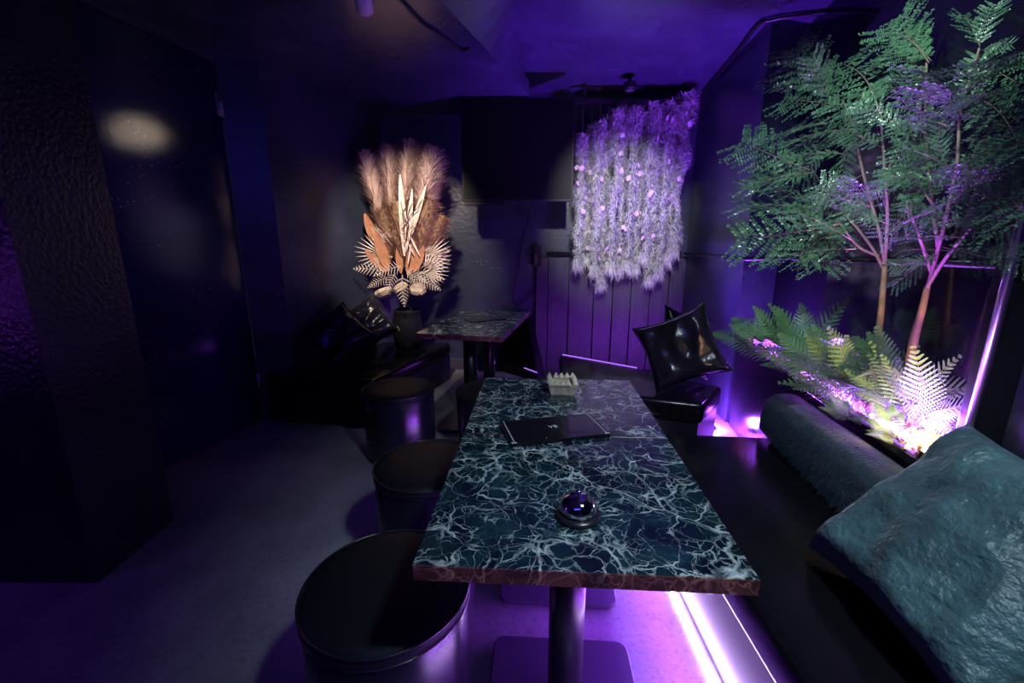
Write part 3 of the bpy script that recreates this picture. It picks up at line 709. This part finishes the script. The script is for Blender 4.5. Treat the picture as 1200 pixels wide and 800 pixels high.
fern('arching green fern growing behind the ledge uplight', 1022, 470, 12, .24, .40, 90, 280, 30, 75)
fern('bushy green fern growing against the window between tree and frame', 1070, 484, 13, .22, .36, 80, 280, 25, 75)
fern('small low fern growing near the warm uplight', 1066, 516, 14, .08, .15, 40, 320, 10, 50)
fern('small low fern growing along the ledge above the bolster', 1010, 490, 14, .08, .15, 40, 320, 10, 50)
# --- pebbles and litter over the ledge
mb = MB(); r = random.Random(3)
g0, g1, g2, g3 = [Vector(p) for p in LG]
for _ in range(2600):
    a, b = r.random(), r.random()
    p = (g0.lerp(g3, b)).lerp(g1.lerp(g2, b), .03+.94*a); s = r.uniform(.005,.014); k = len(mb.v)
    z = .651+r.uniform(0,.012); rot = r.random()*6
    pr = [(math.cos(rot+i*PI/2)*s*r.uniform(.7,1.2), math.sin(rot+i*PI/2)*s*r.uniform(.7,1.2)) for i in range(4)]
    mb.cur = 0 if r.random() < .7 else 1
    mb.add([(p.x+x, p.y+y, z) for x,y in pr]+[(p.x,p.y,z+s*.8),(p.x,p.y,z-.004)], [(0,1,4),(1,2,4),(2,3,4),(3,0,4),(1,0,5),(2,1,5),(3,2,5),(0,3,5)])
for _ in range(1500):
    a, b = r.random(), r.random()**1.3
    p = (g0.lerp(g3, b)).lerp(g1.lerp(g2, b), .08+.86*a); l = r.uniform(.02,.05); az = r.random()*2*PI; el = r.uniform(.1,1.2)
    d = Vector((math.cos(az)*math.cos(el), math.sin(az)*math.cos(el), math.sin(el)))*l
    mb.cur = 1 if r.random() < .45 else 2
    leaflet(mb, Vector((p.x,p.y,.655)), Vector((p.x,p.y,.655+r.uniform(0,.03)))+d, l*.2, Vector((r.uniform(-1,1),r.uniform(-1,1),1)))
o = mb.build('ledge_gravel', ['pebble','litter','fern']); o['kind'] = 'stuff'; tag(o, 'pale gravel and dry leaf litter spread over the ledge', 'gravel')

# ------------------------------------------------------------------ hanging vines
def vine_mesh(seed, ln, n=5600):
    r = random.Random(seed); mb = MB()
    for _ in range(n):
        t = r.random(); z = -ln*t
        wob = Vector((.035*noise.noise(Vector((seed*5, 0, z*3)))+.018*noise.noise(Vector((seed*9, 3, z*9))), .02*noise.noise(Vector((0, seed*5, z*3))), 0))
        fat = .9+.8*noise.noise(Vector((seed*7.3, 1, z*5))); rad = (.050*r.random()**.6)*max(.4, fat); a = r.random()*2*PI
        b = Vector((rad*math.cos(a), rad*math.sin(a), z))+wob
        d = Vector((math.cos(a)+r.uniform(-.7,.7), math.sin(a)+r.uniform(-.7,.7), r.uniform(-1.5,1.1))).normalized(); l = r.uniform(.018,.050)*max(.6, fat)
        q = b+d*l+Vector((0,0,-l*.2)); s = Vector((-d.y, d.x, r.uniform(-.3,.3))); s = s.normalized()*.0018
        m = b.lerp(q,.5)+Vector((r.uniform(-1,1),r.uniform(-1,1),r.uniform(-.5,1)))*.011
        k = len(mb.v); mb.v += [tuple(b-s),tuple(b+s),tuple(m+s),tuple(m-s),tuple(q)]
        mb.face([k,k+1,k+2,k+3]); mb.face([k+3,k+2,k+4])
    for _ in range(120):
        z = -ln+r.uniform(-.01,.08); a = r.random()*2*PI; b = Vector((.035*math.cos(a),.03*math.sin(a),z))
        q = b+Vector((r.uniform(-.05,.05),r.uniform(-.03,.03),-r.uniform(.03,.12))); s = Vector((.0018,0,0)); k = len(mb.v)
        mb.v += [tuple(b-s),tuple(b+s),tuple(q)]; mb.face([k,k+1,k+2])
    return mb.mesh('vine_foliage', 'moss')
bl_ = MB()
for i in range(5):
    a = 2*PI*i/5; d = Vector((math.cos(a), math.sin(a), .25)); s = Vector((-math.sin(a), math.cos(a), 0))*.011
    k = len(bl_.v); bl_.v += [(0,0,0), tuple(d*.016+s), tuple(d*.028), tuple(d*.016-s)]; bl_.face([k,k+1,k+2,k+3])
blm = bl_.mesh('blossom', 'blossom')
VM = {}
r = random.Random(21)
lats = [(682,158,312),(693,146,306),(703,142,320),(713,136,336),(724,128,316),(734,124,320),(745,126,314),(755,130,318),(766,120,304),(775,122,330),(786,118,322),(796,114,308),(805,110,296)]
rack = MB(); yv = 4.20
xa, xb = PY(678,130,yv).x, PY(808,130,yv).x
rack.box((xa-.02, yv-.02, 2.52),(xb+.02, yv+.02, 2.55))
rk = thing('vine_rack', 'dark timber hanging rail above the vines', 'rail', (0,0,0)); rack.build('rail', 'black_satin', rk)
for x in (xa+.05, xb-.05):
    mb = MB(); mb.box((x-.012,yv-.012,2.55),(x+.012,yv+.012,ZR)); mb.build('hanger', 'black_satin', rk)
for i, (px, y0, y1) in enumerate(lats):
    yy = yv+(.045 if i%2 else -.035)+r.uniform(-.012,.012); top = PY(px,y0,yy); bot = PY(px-(px-740)*.03,y1,yy); ln = top.z-bot.z
    od = ('nearest','second','third','fourth','fifth','sixth','seventh')
    lab = 'silvery moss-like hanging vine with small pale blossoms, '+(od[i]+' from the screen' if i < 7 else od[len(lats)-1-i]+' from the wall pier')
    lab = lab.replace('nearest from', 'nearest to')
    t = thing('hanging_vine', lab, 'vine', (top.x, yy, 2.515), 0, 'vines hanging from the rail')
    mb = MB(); mb.tube([(0,0,0),(.004,0,-.3),(0,.004,top.z-2.515-ln)], .004, 5); mb.build('stem', 'vine_stem', t)
    o = link('foliage', vine_mesh(i, ln), t); o.location.z = top.z-2.515; o['kind'] = 'stuff'
    for _ in range(5):
        b = link('blossom', blm, t); b.location = (r.uniform(-.05,.05), -.055-r.uniform(0,.015), top.z-2.515-ln*r.uniform(.05,.9)); b.rotation_euler = (PI/2+r.uniform(-.5,.5), r.uniform(-.6,.6), r.random()*6)

# ------------------------------------------------------------------ dried flower arrangement
px0, py0 = -.965, 3.93
fl = thing('dried_flower_arrangement', 'tall arrangement of pampas plumes and dried leaves in a black pot', 'plant', (px0, py0, .371))
mb = MB(); mb.lathe([(.10,0),(.125,.02),(.14,.14),(.13,.26),(.115,.33),(.125,.35),(.115,.355),(.10,.34)], 40); mb.build('pot', 'black_satin', fl)
def fpt(x, y, dy=0): 
    p = PY(x, y, py0+dy); return p-Vector((px0,py0,.371))
def plume_mesh(seed, m, n=2200, fat=1.0):
    r = random.Random(seed); mb = MB()
    tufts = [(r.random(), r.random()*2*PI) for _ in range(150)]
    for _ in range(n):
        t, a = tufts[int(r.random()*150)]; t += r.uniform(-.04,.04); a += r.uniform(-.35,.35); prof = (math.sin(PI*min(1,max(.02,.10+.87*t))))**.6
        l = r.uniform(.08,.24)*prof*fat+.02; ca, sa = math.cos(a), math.sin(a)
        b = Vector((t,0,0)); q = b+Vector((.78*l, ca*l*.60, sa*l*.60)); q2 = b+Vector((1.05*l, ca*l*1.0, sa*l*1.0)); s = Vector((0,-sa,ca))*.0042
        k = len(mb.v); mb.v += [tuple(b-s*.6),tuple(b+s*.6),tuple(q+s),tuple(q-s),tuple(q2)]; mb.face([k,k+1,k+2,k+3]); mb.face([k+3,k+2,k+4])
    mb.tube([(-.5,0,0),(1,0,0)], .006, 5, .003)
    return mb.mesh('plume', m)
PP = [plume_mesh(1,'plume_pink'), plume_mesh(2,'plume_pink',2200,1.15)]; PT = [plume_mesh(3,'plume_tan',2200,1.3)]
def put(me, b, t, nrm=(0,-1,.1), name='plume', ws=1.0):
    o = place_frond(me, b, t, nrm, None, name, ws); o.parent = fl; return o
for me, x0,y0,x1,y1,dy,ws in ((PP[0],448,262,427,182,.0,1),(PP[1],458,250,455,175,.06,1.05),(PP[0],474,250,479,168,.03,1.1),(PP[1],490,262,507,178,.0,1.25),(PP[1],478,235,486,172,.08,1.0),
      (PP[0],497,255,514,205,.05,1.0),(PT[0],455,310,450,248,-.05,1.2),(PT[0],470,310,466,240,-.06,1.3),(PT[0],490,305,503,240,-.06,1.3),(PT[0],500,300,518,256,-.03,1.3),(PT[0],478,318,480,256,-.08,1.1),(PP[1],500,322,522,294,-.04,1.0)):
    put(me, fpt(x0,y0,dy), fpt(x1,y1,dy), ws=ws)
def blade_leaf(w, n=8):
    mb = MB()
    for i in range(n+1):
        t = i/n; ww = w*math.sin(PI*min(1,t*.92+.05))**.8; mb.v += [(t,-ww,.06*t*t),(t,0,.06*t*t-.02),(t,ww,.06*t*t)]
    for i in range(n):
        for k in (0,1): mb.face([3*i+k,3*i+3+k,3*i+4+k,3*i+1+k], True)
    return mb
RL = blade_leaf(.14).mesh('rust_leaf','rust_leaf'); WL = blade_leaf(.035).mesh('white_blade','dried_white')
for x0,y0,x1,y1,dy in ((455,318,440,270,-.13),(478,322,486,282,-.13),(452,318,428,292,-.12),(442,290,428,250,-.06),(485,320,497,288,-.14),(470,320,466,290,-.14)):
    put(RL, fpt(x0,y0,dy), fpt(x1,y1,dy), name='rust_leaf')
for x0,y0,x1,y1,dy in ((474,300,470,205,-.16),(476,295,484,222,-.16),(475,290,500,218,-.15),(478,310,482,285,-.17),(486,300,478,284,-.17),(492,300,480,275,-.17),(478,268,468,258,-.16)):
    put(WL, fpt(x0,y0,dy), fpt(x1,y1,dy), name='white_blade', ws=1.3)
def palm(n=15, spread=75):
    mb = MB()
    for i in range(n):
        a = math.radians(-spread+2*spread*i/(n-1)); d = Vector((math.cos(a), math.sin(a), 0)); l = 1-.25*abs(a)/1.3
        b = d*.12; q = d*l+Vector((0,0,-.10*abs(math.sin(a)))); leaflet(mb, b, q, .022, Vector((0,0,1)))
    mb.tube([(-.35,0,-.03),(.15,0,0)], .02, 5); return mb.mesh('palm_leaf','dried_white')
PM = palm()
for x0,y0,x1,y1,dy in ((448,298,414,288,-.12),(446,275,436,262,-.10),(498,318,527,306,-.12),(500,300,527,282,-.08),(500,305,530,292,-.05),(455,282,442,266,-.12)):
    put(PM, fpt(x0,y0,dy), fpt(x1,y1,dy), name='palm_leaf')
DF = fernfrond(41, 9, .1)
DFm = DF.copy(); DFm.materials.clear(); [DFm.materials.append(MATS[k]) for k in ('dried_white','dried_white')]
for x0,y0,x1,y1,dy in ((472,322,474,358,-.20),(464,320,452,344,-.18),(482,322,494,345,-.18),(450,318,416,314,-.15),(455,325,432,336,-.17),(490,322,516,340,-.15),(486,316,520,328,-.15),(470,312,440,322,-.18),(476,316,500,332,-.2)):
    put(DFm, fpt(x0,y0,dy), fpt(x1,y1,dy), name='dried_frond')
for x, y, s in ((450,344,1.0),(490,340,.9),(470,338,.8)):
    mb = MB(); mb.lathe([(.01,-.035),(.05*s,-.03),(.085*s,0),(.08*s,.03),(.03,.045)], 9, False)
    o = mb.build('mushroom_cap', 'dried_cone', fl); o.location = fpt(x,y,-.10); o.rotation_euler = (.5,.1,x)
for seed, x0,y0,x1,y1 in ((1,470,300,420,205),(2,472,290,440,178),(3,476,285,492,195),(4,478,290,510,210),(5,474,280,466,200),(6,485,320,528,290),(7,474,290,480,190),(8,470,270,520,205)):
    rr = random.Random(seed); pts = []
    for i in range(9):
        t = i/8; pts.append(fpt(x0+(x1-x0)*t+rr.uniform(-7,7)*t+8*math.sin(t*7+seed)*t, y0+(y1-y0)*t+rr.uniform(-6,6)*t, -.15-.04*math.sin(t*5)))
    mb = MB(); mb.tube(spline(pts,5), .0045, 5, .002); mb.build('curly_twig', 'curly_twig', fl)
